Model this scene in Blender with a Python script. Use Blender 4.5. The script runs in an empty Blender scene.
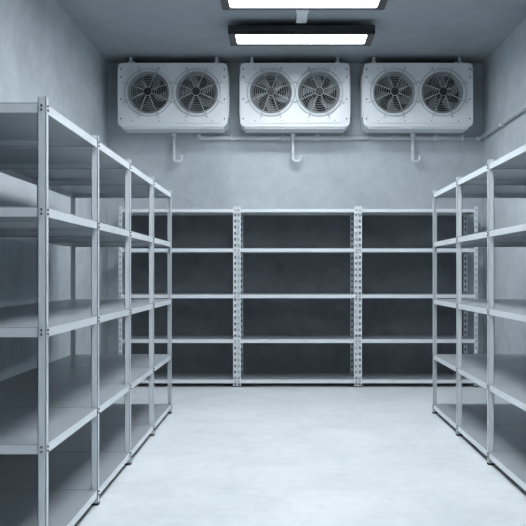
import bpy, bmesh, math, random
from mathutils import Vector, Matrix
random.seed(3)
S = bpy.context.scene
COL = S.collection
S.view_settings.view_transform = 'Standard'
S.view_settings.look = 'None'

# ---------------------------------------------------------------- materials
def nodes(name):
    m = bpy.data.materials.new(name); m.use_nodes = True
    nt = m.node_tree
    return m, nt, nt.nodes, nt.links, nt.nodes['Principled BSDF']

def concrete(name, c1, c2, scale=1.0, rough=0.8, bump=0.15, spots=0.0):
    m, nt, N, L, P = nodes(name)
    tc = N.new('ShaderNodeTexCoord')
    n1 = N.new('ShaderNodeTexNoise'); n1.inputs['Scale'].default_value = 1.1*scale
    n1.inputs['Detail'].default_value = 9; n1.inputs['Roughness'].default_value = 0.62
    n1.inputs['Distortion'].default_value = 0.6
    n2 = N.new('ShaderNodeTexNoise'); n2.inputs['Scale'].default_value = 7*scale
    n2.inputs['Detail'].default_value = 8; n2.inputs['Roughness'].default_value = 0.7
    n3 = N.new('ShaderNodeTexNoise'); n3.inputs['Scale'].default_value = 60*scale
    n3.inputs['Detail'].default_value = 4
    for n in (n1, n2, n3): L.new(tc.outputs['Object'], n.inputs['Vector'])
    mx = N.new('ShaderNodeMix'); mx.data_type = 'FLOAT'; mx.inputs[0].default_value = 0.4
    L.new(n1.outputs['Fac'], mx.inputs[2]); L.new(n2.outputs['Fac'], mx.inputs[3])
    r = N.new('ShaderNodeValToRGB')
    r.color_ramp.elements[0].position = 0.34; r.color_ramp.elements[0].color = (*c1, 1)
    r.color_ramp.elements[1].position = 0.64; r.color_ramp.elements[1].color = (*c2, 1)
    L.new(mx.outputs[0], r.inputs['Fac'])
    L.new(r.outputs['Color'], P.inputs['Base Color'])
    ad = N.new('ShaderNodeMath'); ad.operation = 'MULTIPLY_ADD'
    L.new(n3.outputs['Fac'], ad.inputs[0]); ad.inputs[1].default_value = 0.25
    L.new(mx.outputs[0], ad.inputs[2])
    b = N.new('ShaderNodeBump'); b.inputs['Strength'].default_value = bump
    b.inputs['Distance'].default_value = 0.03
    L.new(ad.outputs[0], b.inputs['Height']); L.new(b.outputs['Normal'], P.inputs['Normal'])
    P.inputs['Roughness'].default_value = rough
    return m

def plain(name, c, rough=0.45, metal=0.0, var=0.06):
    m, nt, N, L, P = nodes(name)
    tc = N.new('ShaderNodeTexCoord')
    n = N.new('ShaderNodeTexNoise'); n.inputs['Scale'].default_value = 6; n.inputs['Detail'].default_value = 5
    L.new(tc.outputs['Object'], n.inputs['Vector'])
    r = N.new('ShaderNodeValToRGB')
    r.color_ramp.elements[0].position = 0.3; r.color_ramp.elements[1].position = 0.7
    r.color_ramp.elements[0].color = (*[x*(1-var) for x in c], 1)
    r.color_ramp.elements[1].color = (*[min(1, x*(1+var)) for x in c], 1)
    L.new(n.outputs['Fac'], r.inputs['Fac']); L.new(r.outputs['Color'], P.inputs['Base Color'])
    P.inputs['Roughness'].default_value = rough; P.inputs['Metallic'].default_value = metal
    return m

def emit(name, c, s):
    m, nt, N, L, P = nodes(name)
    P.inputs['Base Color'].default_value = (0.9, 0.9, 0.9, 1)
    P.inputs['Emission Color'].default_value = (*c, 1)
    P.inputs['Emission Strength'].default_value = s
    return m

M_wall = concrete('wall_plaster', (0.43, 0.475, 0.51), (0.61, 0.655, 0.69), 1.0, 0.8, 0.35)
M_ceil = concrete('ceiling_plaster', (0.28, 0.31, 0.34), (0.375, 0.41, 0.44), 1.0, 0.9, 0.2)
M_floor = concrete('floor_concrete', (0.67, 0.715, 0.745), (0.84, 0.875, 0.895), 1.6, 0.38, 0.06)
M_shade = concrete('rack_shade_panel', (0.095, 0.108, 0.125), (0.175, 0.195, 0.215), 1.3, 0.7, 0.1)  # dark tone paints the shade seen behind the rear rack
M_shelf = plain('shelf_painted_steel', (0.41, 0.44, 0.47), 0.32, 0.15, 0.03)
M_post = plain('post_painted_steel', (0.76, 0.80, 0.83), 0.32, 0.05, 0.03)
M_bolt = plain('bolt_steel', (0.16, 0.17, 0.18), 0.3, 0.8)
M_case = plain('casing_white_enamel', (0.80, 0.83, 0.85), 0.35, 0.0, 0.02)
M_fin = plain('coil_fins', (0.32, 0.34, 0.36), 0.45, 0.2)
M_cone = plain('shroud_grey', (0.36, 0.385, 0.41), 0.45, 0.1)
M_black = plain('black_plastic', (0.010, 0.011, 0.013), 0.5)
M_wire = plain('guard_wire', (0.50, 0.53, 0.55), 0.3, 0.2)
M_pipe = plain('pipe_insulation', (0.72, 0.75, 0.77), 0.5)
M_frame = plain('lamp_housing_black', (0.02, 0.022, 0.025), 0.4)
M_emit = emit('lamp_diffuser', (0.90, 0.96, 1.0), 25.0)

# ---------------------------------------------------------------- helpers
def box(bm, x0, x1, y0, y1, z0, z1, mi=0):
    if x0 > x1: x0, x1 = x1, x0
    if y0 > y1: y0, y1 = y1, y0
    if z0 > z1: z0, z1 = z1, z0
    v = [bm.verts.new(p) for p in ((x0,y0,z0),(x1,y0,z0),(x1,y1,z0),(x0,y1,z0),(x0,y0,z1),(x1,y0,z1),(x1,y1,z1),(x0,y1,z1))]
    for f in ((3,2,1,0),(4,5,6,7),(0,1,5,4),(1,2,6,5),(2,3,7,6),(3,0,4,7)):
        fc = bm.faces.new([v[i] for i in f]); fc.material_index = mi

def tube(bm, pts, r, n=10, mi=0, closed=False):
    """sweep a round section along a polyline"""
    pts = [Vector(p) for p in pts]
    rings = []
    K = len(pts); up = None
    for i, p in enumerate(pts):
        if closed: t = pts[(i+1) % K]-pts[i-1]
        elif i == 0: t = pts[1]-pts[0]
        elif i == K-1: t = pts[-1]-pts[-2]
        else: t = (pts[i+1]-p).normalized()+(p-pts[i-1]).normalized()
        t.normalize()
        if up is None:
            up = Vector((0, 1, 0)) if abs(t.y) < 0.9 else Vector((0, 0, 1))
        a = (up - t*up.dot(t)).normalized(); up = a
        b = t.cross(a)
        rings.append([bm.verts.new(p + a*r*math.cos(2*math.pi*k/n) + b*r*math.sin(2*math.pi*k/n)) for k in range(n)])
    m = K if closed else K-1
    for i in range(m):
        A, B = rings[i], rings[(i+1) % K]
        for k in range(n):
            f = bm.faces.new((A[k], A[(k+1) % n], B[(k+1) % n], B[k])); f.smooth = True; f.material_index = mi
    if not closed:
        for R in (rings[0], rings[-1]):
            f = bm.faces.new(R); f.material_index = mi

def rounded_path(pts, r, seg=6):
    pts = [Vector(p) for p in pts]; out = [pts[0]]
    for i in range(1, len(pts)-1):
        a = (pts[i-1]-pts[i]).normalized(); b = (pts[i+1]-pts[i]).normalized()
        p0 = pts[i]+a*r; p1 = pts[i]+b*r
        for k in range(seg+1):
            t = k/seg
            out.append(p0*(1-t)**2 + pts[i]*2*t*(1-t) + p1*t*t)
    out.append(pts[-1]); return out

def cyl(bm, c, axis, r, h, n=16, mi=0):
    c = Vector(c); a = Vector(axis)
    tube(bm, [c-a*h/2, c+a*h/2], r, n, mi)

def mesh_from(bm, name, mats):
    bmesh.ops.recalc_face_normals(bm, faces=bm.faces)
    me = bpy.data.meshes.new(name); bm.to_mesh(me); bm.free()
    for m in mats: me.materials.append(m)
    return me

def obj(name, me, parent=None, loc=(0, 0, 0), bevel=0):
    o = bpy.data.objects.new(name, me); COL.objects.link(o)
    o.location = loc
    if parent: o.parent = parent
    if bevel:
        b = o.modifiers.new('bevel', 'BEVEL'); b.width = bevel; b.segments = 2; b.limit_method = 'ANGLE'
    return o

def empty(name, loc=(0, 0, 0)):
    e = bpy.data.objects.new(name, None); COL.objects.link(e); e.location = loc; e.empty_display_size = 0.1
    return e

# ---------------------------------------------------------------- room
XL, XR, YB, YF, H = -2.06, 2.35, 10.0, -1.2, 3.73
def slab(name, a, mat):
    bm = bmesh.new(); box(bm, *a); return obj(name, mesh_from(bm, name, [mat]))
slab('floor', (XL-.15, XR+.15, YF-.15, YB+.15, -.12, 0), M_floor)
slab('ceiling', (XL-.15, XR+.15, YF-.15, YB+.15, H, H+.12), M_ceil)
slab('wall_left', (XL-.12, XL, YF, YB, 0, H), M_wall)
slab('wall_right', (XR, XR+.12, YF, YB, 0, H), M_wall)
slab('wall_back', (XL-.12, XR+.12, YB, YB+.12, 0, H), M_wall)
slab('wall_front', (XL-.12, XR+.12, YF-.12, YF, 0, H), M_wall)

# ---------------------------------------------------------------- shelving
LEV = [0.085, 0.53, 1.025, 1.535, 1.975]
PH = 2.0; PT = 0.003
_posts = {}
def post_mesh(sx, sy, holes):
    k = (sx, sy, holes)
    if k in _posts: return _posts[k]
    bm = bmesh.new()
    PW = .042 if holes else .036
    hw, hh, pitch = 0.018, 0.032, 0.0667
    n = int(PH/pitch)
    a0 = (PW-hw)/2
    def flange(bx):
        if not holes:
            bx(0, PW, 0, PH); return
        bx(0, a0, 0, PH); bx(a0+hw, PW, 0, PH)
        z = 0
        for i in range(n):
            c = (i+.5)*pitch
            bx(a0, a0+hw, z, c-hh/2); z = c+hh/2
        bx(a0, a0+hw, z, PH)
    flange(lambda u0, u1, z0, z1: box(bm, sx*u0, sx*u1, 0, sy*PT, z0, z1))
    flange(lambda u0, u1, z0, z1: box(bm, 0, sx*PT, sy*u0, sy*u1, z0, z1))
    if not holes:   # folded-in return edges of the post profile
        box(bm, sx*(PW-PT), sx*PW, 0, sy*.010, 0, PH)
        box(bm, 0, sx*.010, sy*(PW-PT), sy*PW, 0, PH)
    box(bm, -sx*.003, sx*(PW+.003), -sy*.003, sy*(PW+.003), 0, .012, 1)   # foot cap
    _posts[k] = mesh_from(bm, 'angle_post', [M_post, M_black])
    return _posts[k]

def shelf_mesh(w, d):
    bm = bmesh.new(); t = .004; lip = .042; fl = .015
    box(bm, 0, w, 0, d, -t, 0)
    box(bm, 0, w, 0, t, -lip, -t, 1); box(bm, 0, w, d-t, d, -lip, -t, 1)
    box(bm, 0, t, t, d-t, -lip, -t, 1); box(bm, w-t, w, t, d-t, -lip, -t, 1)
    box(bm, t, w-t, t, fl, -lip, -lip+t); box(bm, t, w-t, d-fl, d-t, -lip, -lip+t)
    return mesh_from(bm, 'shelf_tray', [M_shelf, M_post])

def rack(name, x0, x1, ys, ye, axis, stations, double):
    root = empty(name, ((x0+x1)/2, (ys+ye)/2, 0))
    R = root.location
    pc = 0; sc = 0
    def put(me, nm, x, y, z):
        return obj(nm, me, root, (x-R.x, y-R.y, z))
    bolts = bmesh.new()
    ns = len(stations)
    for i, s in enumerate(stations):
        sides = [1] if i == 0 else ([-1] if i == ns-1 else ([-1, 1] if double else [1]))
        for sd in sides:
            for e in (0, 1):
                pc += 1
                if axis == 'y':
                    x = x0 if e == 0 else x1; sx = 1 if e == 0 else -1
                    put(post_mesh(sx, sd, False), f'post_{pc}', x, s, 0)
                    for z in LEV:
                        for dz in (-.012, -.031):
                            cyl(bolts, (x-sx*.003-R.x, s+sd*.02-R.y, z+dz), (1, 0, 0), .005, .006, 8)
                            cyl(bolts, (x+sx*.02-R.x, s-sd*.003-R.y, z+dz), (0, 1, 0), .005, .006, 8)
                else:
                    y = ys if e == 0 else ye; sy = 1 if e == 0 else -1
                    put(post_mesh(sd, sy, True), f'post_{pc}', s, y, 0)
                    for z in LEV:
                        cyl(bolts, (s+sd*.021-R.x, y-sy*.003-R.y, z-.02), (0, 1, 0), .007, .006, 8)
    obj('bolts', mesh_from(bolts, 'bolts', [M_bolt]), root)
    g = .0035
    for i in range(ns-1):
        a, b = stations[i]+g, stations[i+1]-g
        if axis == 'y': me = shelf_mesh(x1-x0-2*g, b-a)
        else: me = shelf_mesh(b-a, ye-ys-2*g)
        for z in LEV:
            sc += 1
            if axis == 'y': put(me, f'shelf_{sc}', x0+g, a, z)
            else: put(me, f'shelf_{sc}', a, ys+g, z)
        if axis == 'x':   # added dark sheet, stands in for the shade behind the shelves
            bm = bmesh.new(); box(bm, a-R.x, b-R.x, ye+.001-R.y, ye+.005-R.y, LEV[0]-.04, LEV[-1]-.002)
            obj(f'shade_panel_{i+1}', mesh_from(bm, 'shade_panel', [M_shade]), root)
    return root

sy = [3.59, 4.59, 5.56, 6.56, 7.64]
rack('metal_shelving_rack', -1.90, -1.0, sy[0], sy[-1], 'y', sy, False)
rack('metal_shelving_rack', 1.345, 2.245, sy[0], sy[-1], 'y', sy, False)
rack('metal_shelving_rack', -1.82, 2.155, 9.39, 9.95, 'x', [-1.82, -.508, .829, 2.155], True)

# ---------------------------------------------------------------- evaporators
UW, UH, UD = 1.24, .72, .36
FR = .24
def rrect(w, h, r, seg=6):
    out = []
    for cx, cz, a0 in ((w/2-r, h/2-r, 0), (-w/2+r, h/2-r, 90), (-w/2+r, -h/2+r, 180), (w/2-r, -h/2+r, 270)):
        for k in range(seg+1):
            a = math.radians(a0+90*k/seg)
            out.append((cx+r*math.cos(a), cz+r*math.sin(a)))
    return out
def prism(bm, prof, y0, y1, mi=0):
    A = [bm.verts.new((x, y0, z)) for x, z in prof]; B = [bm.verts.new((x, y1, z)) for x, z in prof]
    n = len(prof)
    bm.faces.new(A).material_index = mi; bm.faces.new(B[::-1]).material_index = mi
    for i in range(n):
        bm.faces.new((A[i], B[i], B[(i+1) % n], A[(i+1) % n])).material_index = mi

def bool_cut(bm_body, cutters):
    me = mesh_from(bm_body, 'tmp_body', [M_case]); o = obj('tmp_body', me)
    cs = []
    for i, cb in enumerate(cutters):
        c = obj('tmp_cut%d' % i, mesh_from(cb, 'tmp_cut', [M_case])); cs.append(c)
        m = o.modifiers.new('b', 'BOOLEAN'); m.operation = 'DIFFERENCE'; m.object = c; m.solver = 'EXACT'
    bpy.context.view_layer.update()
    dg = bpy.context.evaluated_depsgraph_get()
    res = bpy.data.meshes.new_from_object(o.evaluated_get(dg))
    for x in [o]+cs: bpy.data.objects.remove(x)
    return res

FX = .272; FZ = .025
def circ(r, n=48, cx=0, cz=0):
    return [(cx+r*math.cos(2*math.pi*k/n), cz+r*math.sin(2*math.pi*k/n)) for k in range(n)]
bm = bmesh.new()
prism(bm, rrect(UW, UH, .06), 0, UD)
cuts = []
for s in (-1, 1):
    cb = bmesh.new(); prism(cb, circ(FR, 48, s*FX, FZ), -.05, .14); cuts.append(cb)
case_me = bool_cut(bm, cuts)

bm = bmesh.new()
prism(bm, rrect(UW-.15, UH-.08, .03), -.010, .004)
cuts = []
for s in (-1, 1):
    cb = bmesh.new(); prism(cb, circ(FR+.001, 48, s*FX, FZ), -.05, .05); cuts.append(cb)
panel_me = bool_cut(bm, cuts)

bm = bmesh.new()
box(bm, -UW/2+.05, UW/2-.05, .02, UD-.02, -UH/2-.018, -UH/2+.01)
for s in (-1, 1):
    box(bm, s*(UW/2-.11), s*(UW/2-.15), .03, UD-.03, UH/2-.01, UH/2+.02)
    box(bm, s*(UW/2-.115), s*(UW/2-.145), .10, .115, UH/2-.01, UH/2+.095)
    box(bm, s*(UW/2-.115), s*(UW/2-.145), UD-.06, UD-.045, UH/2-.01, UH/2+.095)
    box(bm, s*(UW/2+.0), s*(UW/2+.012), .06, UD-.06, -UH/2+.12, UH/2-.12)
trim_me = mesh_from(bm, 'casing_trim', [M_case])
bm = bmesh.new()
for s in (-1, 1):
    for z in (-.27, -.05, .2, .29):
        cyl(bm, (s*(UW/2-.036), -.003, z), (0, 1, 0), .009, .008, 8)
for x in (-.45, -.15, .15, .45):
    for z in (-.295, .295):
        cyl(bm, (x, -.012, z), (0, 1, 0), .006, .006, 8)
screw_me = mesh_from(bm, 'screws', [M_bolt])

def ring(bm, r, y, wr, n=48, m=6, mi=0):
    tube(bm, [(r*math.cos(2*math.pi*k/n), y, r*math.sin(2*math.pi*k/n)) for k in range(n)], wr, m, mi, True)
bm = bmesh.new(); ring(bm, FR+.004, -.012, .008, 48, 8)
# conical inlet shroud
nn = 48
prev = None
for r, y in ((FR-.001, .0), (.222, .02), (.210, .05), (.206, .10)):
    cur = [bm.verts.new((r*math.cos(2*math.pi*k/nn), y, r*math.sin(2*math.pi*k/nn))) for k in range(nn)]
    if prev:
        for k in range(nn):
            f = bm.faces.new((prev[k], prev[(k+1) % nn], cur[(k+1) % nn], cur[k])); f.smooth = True; f.material_index = 1
    prev = cur
bell_me = mesh_from(bm, 'bellmouth', [M_case, M_cone])
bm = bmesh.new()
GR = .268
def gy(r): return -.02-.05*(1-(r/GR)**2)
for r in (.075, .100, .125, .150, .175, .200, .225, .268):
    ring(bm, r, gy(r), .0019 if r < .26 else .005, 40, 5)
for k in range(8):
    a = math.pi/4*k+math.pi/8
    pts = [(r*math.cos(a), gy(r)-.003, r*math.sin(a)) for r in (.05, .1, .15, .2, .24, .262)]
    pts += [(.285*math.cos(a), -.016, .285*math.sin(a)), (.31*math.cos(a), -.012, .31*math.sin(a))]
    tube(bm, pts, .0045, 6)
ring(bm, .048, gy(.05), .004, 32, 6)
cyl(bm, (0, gy(0)+.002, 0), (0, 1, 0), .046, .008, 24, 1)
guard_me = mesh_from(bm, 'fan_guard', [M_wire, M_black])
bm = bmesh.new()
cyl(bm, (0, .045, 0), (0, 1, 0), .06, .08, 24)
nb = 5
for k in range(nb):
    a0 = 2*math.pi*k/nb+.2
    g = []
    for i in range(6):
        t = i/5; r = .055+t*.145
        wd = .40+.02*t - .05*t*t; sw = .4*t*t
        row = []
        for j in range(5):
            u = j/4-.5
            ang = a0+sw+u*2*wd*(.85)
            row.append((r*math.cos(ang), .06+u*.06*(1-.4*t), r*math.sin(ang)))
        g.append(row)
    for off in (0, .003):
        V = [[bm.verts.new((p[0], p[1]+off, p[2])) for p in row] for row in g]
        for i in range(5):
            for j in range(4):
                f = bm.faces.new((V[i][j], V[i+1][j], V[i+1][j+1], V[i][j+1])); f.smooth = True
fan_me = mesh_from(bm, 'fan_rotor', [M_black])
bm = bmesh.new()
for s in (-1, 1):
    for k in range(-14, 15):
        x = k*.016; hh = math.sqrt(max(0, (FR-.002)**2-x*x))
        if hh > .02: box(bm, s*FX+x-.005, s*FX+x+.005, .110, .138, FZ-hh, FZ+hh)
fins_me = mesh_from(bm, 'coil_fins', [M_fin])
bm = bmesh.new()
for s in (-1, 1): prism(bm, circ(FR-.001, 48, s*FX, FZ), .125, .139)
back_me = mesh_from(bm, 'coil_back', [M_black])

YU = YB-UD-.035
for xc in (-1.247, .135, 1.528):
    e = empty('evaporator_fan_unit', (xc, YU, 3.275))
    obj('casing', case_me, e)
    obj('front_panel', panel_me, e)
    obj('casing_trim', trim_me, e)
    obj('screws', screw_me, e)
    obj('coil_fins', fins_me, e); obj('coil_back', back_me, e)
    for i, s in enumerate((-1, 1)):
        c = (s*FX, 0, FZ)
        obj(f'bellmouth_{i+1}', bell_me, e, c)
        obj(f'fan_guard_{i+1}', guard_me, e, c)
        r = obj(f'fan_rotor_{i+1}', fan_me, e, c); r.rotation_euler = (0, .5*i+xc, 0)
    bm = bmesh.new(); box(bm, -.5, .5, UD-.005, UD+.033, .1, .2); box(bm, -.5, .5, UD-.005, UD+.033, -.25, -.15)
    obj('mounting_rail', mesh_from(bm, 'mounting_rail', [M_case]), e)

for xc in (-1.247, .135, 1.528):
    bm = bmesh.new()
    x = xc-.02; y = YB-.12
    p = rounded_path([(x, y, 2.89), (x, y, 2.56), (x+.085, y, 2.56), (x+.085, y, 2.625)], .035)
    tube(bm, p, .017, 12)
    cyl(bm, (x, y, 2.865), (0, 0, 1), .027, .05, 14)
    cyl(bm, (x, y, 2.66), (0, 0, 1), .024, .03, 14)
    cyl(bm, (x+.085, y, 2.62), (0, 0, 1), .023, .02, 14)
    box(bm, x-.012, x+.012, y, YB-.002, 2.70, 2.725)
    obj('drain_pipe', mesh_from(bm, 'drain_pipe', [M_pipe]))
yp = YB-.035; zp = 2.843; xw = XR-.035
bm = bmesh.new()
tube(bm, rounded_path([(-.98, yp, 2.893), (-.98, yp, zp), (xw-.001, yp, zp)], .03), .023, 12)
for x in (.40, 1.80):
    tube(bm, [(x, yp, zp), (x, yp, 2.893)], .02, 12)
    cyl(bm, (x, yp, zp), (1, 0, 0), .030, .09, 14)
for x in (-.6, .0, .7, 1.3, 2.1):
    box(bm, x-.012, x+.012, yp-.028, YB-.002, zp-.03, zp+.03)
cyl(bm, (xw-.02, yp, zp), (1, 0, 0), .029, .06, 14)
obj('refrigerant_pipe', mesh_from(bm, 'refrigerant_pipe', [M_pipe]))
bm = bmesh.new()
tube(bm, [(xw, yp-.02, zp), (xw, 0.0, zp)], .023, 12)
for y in (9, 8, 7, 6, 5, 4, 3, 2, 1):
    box(bm, xw-.028, XR-.002, y-.012, y+.012, zp-.03, zp+.03)
obj('refrigerant_pipe', mesh_from(bm, 'refrigerant_pipe', [M_pipe]))

# ---------------------------------------------------------------- ceiling lamps
LX = .18; LW = 1.43; LD = .44
def lamp(yc):
    e = empty('ceiling_lamp', (LX, yc, 3.58))
    bm = bmesh.new()
    f = .045
    x, y = LW/2, LD/2
    box(bm, -x, x, -y, y, .035, .085)
    box(bm, -x, x, -y, -y+f, 0, .035); box(bm, -x, x, y-f, y, 0, .035)
    box(bm, -x, -x+f*1.6, -y+f, y-f, 0, .035); box(bm, x-f*1.6, x, -y+f, y-f, 0, .035)
    obj('housing', mesh_from(bm, 'housing', [M_frame]), e, bevel=.004)
    bm = bmesh.new(); box(bm, -x+f*1.6, x-f*1.6, -y+f, y-f, .018, .03)
    obj('diffuser', mesh_from(bm, 'diffuser', [M_emit]), e)
    bm = bmesh.new(); box(bm, -.06, .06, -.1, .1, .085, H-.045-3.58)
    obj('mount', mesh_from(bm, 'mount', [M_case]), e)
LY = [8.47, 7.29, 6.11, 4.93, 3.75, 2.57]
for y in LY: lamp(y)
bm = bmesh.new()
box(bm, LX-.05, LX+.05, 0, 8.25, H-.045, H)
box(bm, LX-.058, LX+.058, 7.83, 7.90, H-.052, H)
obj('trim_cable_duct', mesh_from(bm, 'cable_duct', [M_case]))

# ---------------------------------------------------------------- world + camera
w = bpy.data.worlds.new('world'); S.world = w; w.use_nodes = True
w.node_tree.nodes['Background'].inputs[0].default_value = (.5, .6, .7, 1)
w.node_tree.nodes['Background'].inputs[1].default_value = 0.05
cam = bpy.data.cameras.new('camera'); co = bpy.data.objects.new('camera', cam); COL.objects.link(co)
co.location = (0, 0, 1.25); co.rotation_euler = (math.radians(90), 0, 0)
cam.sensor_width = 36; cam.lens = 850/526*36
cam.shift_x = -20/526; cam.shift_y = 11/526
cam.clip_start = .02
S.camera = co
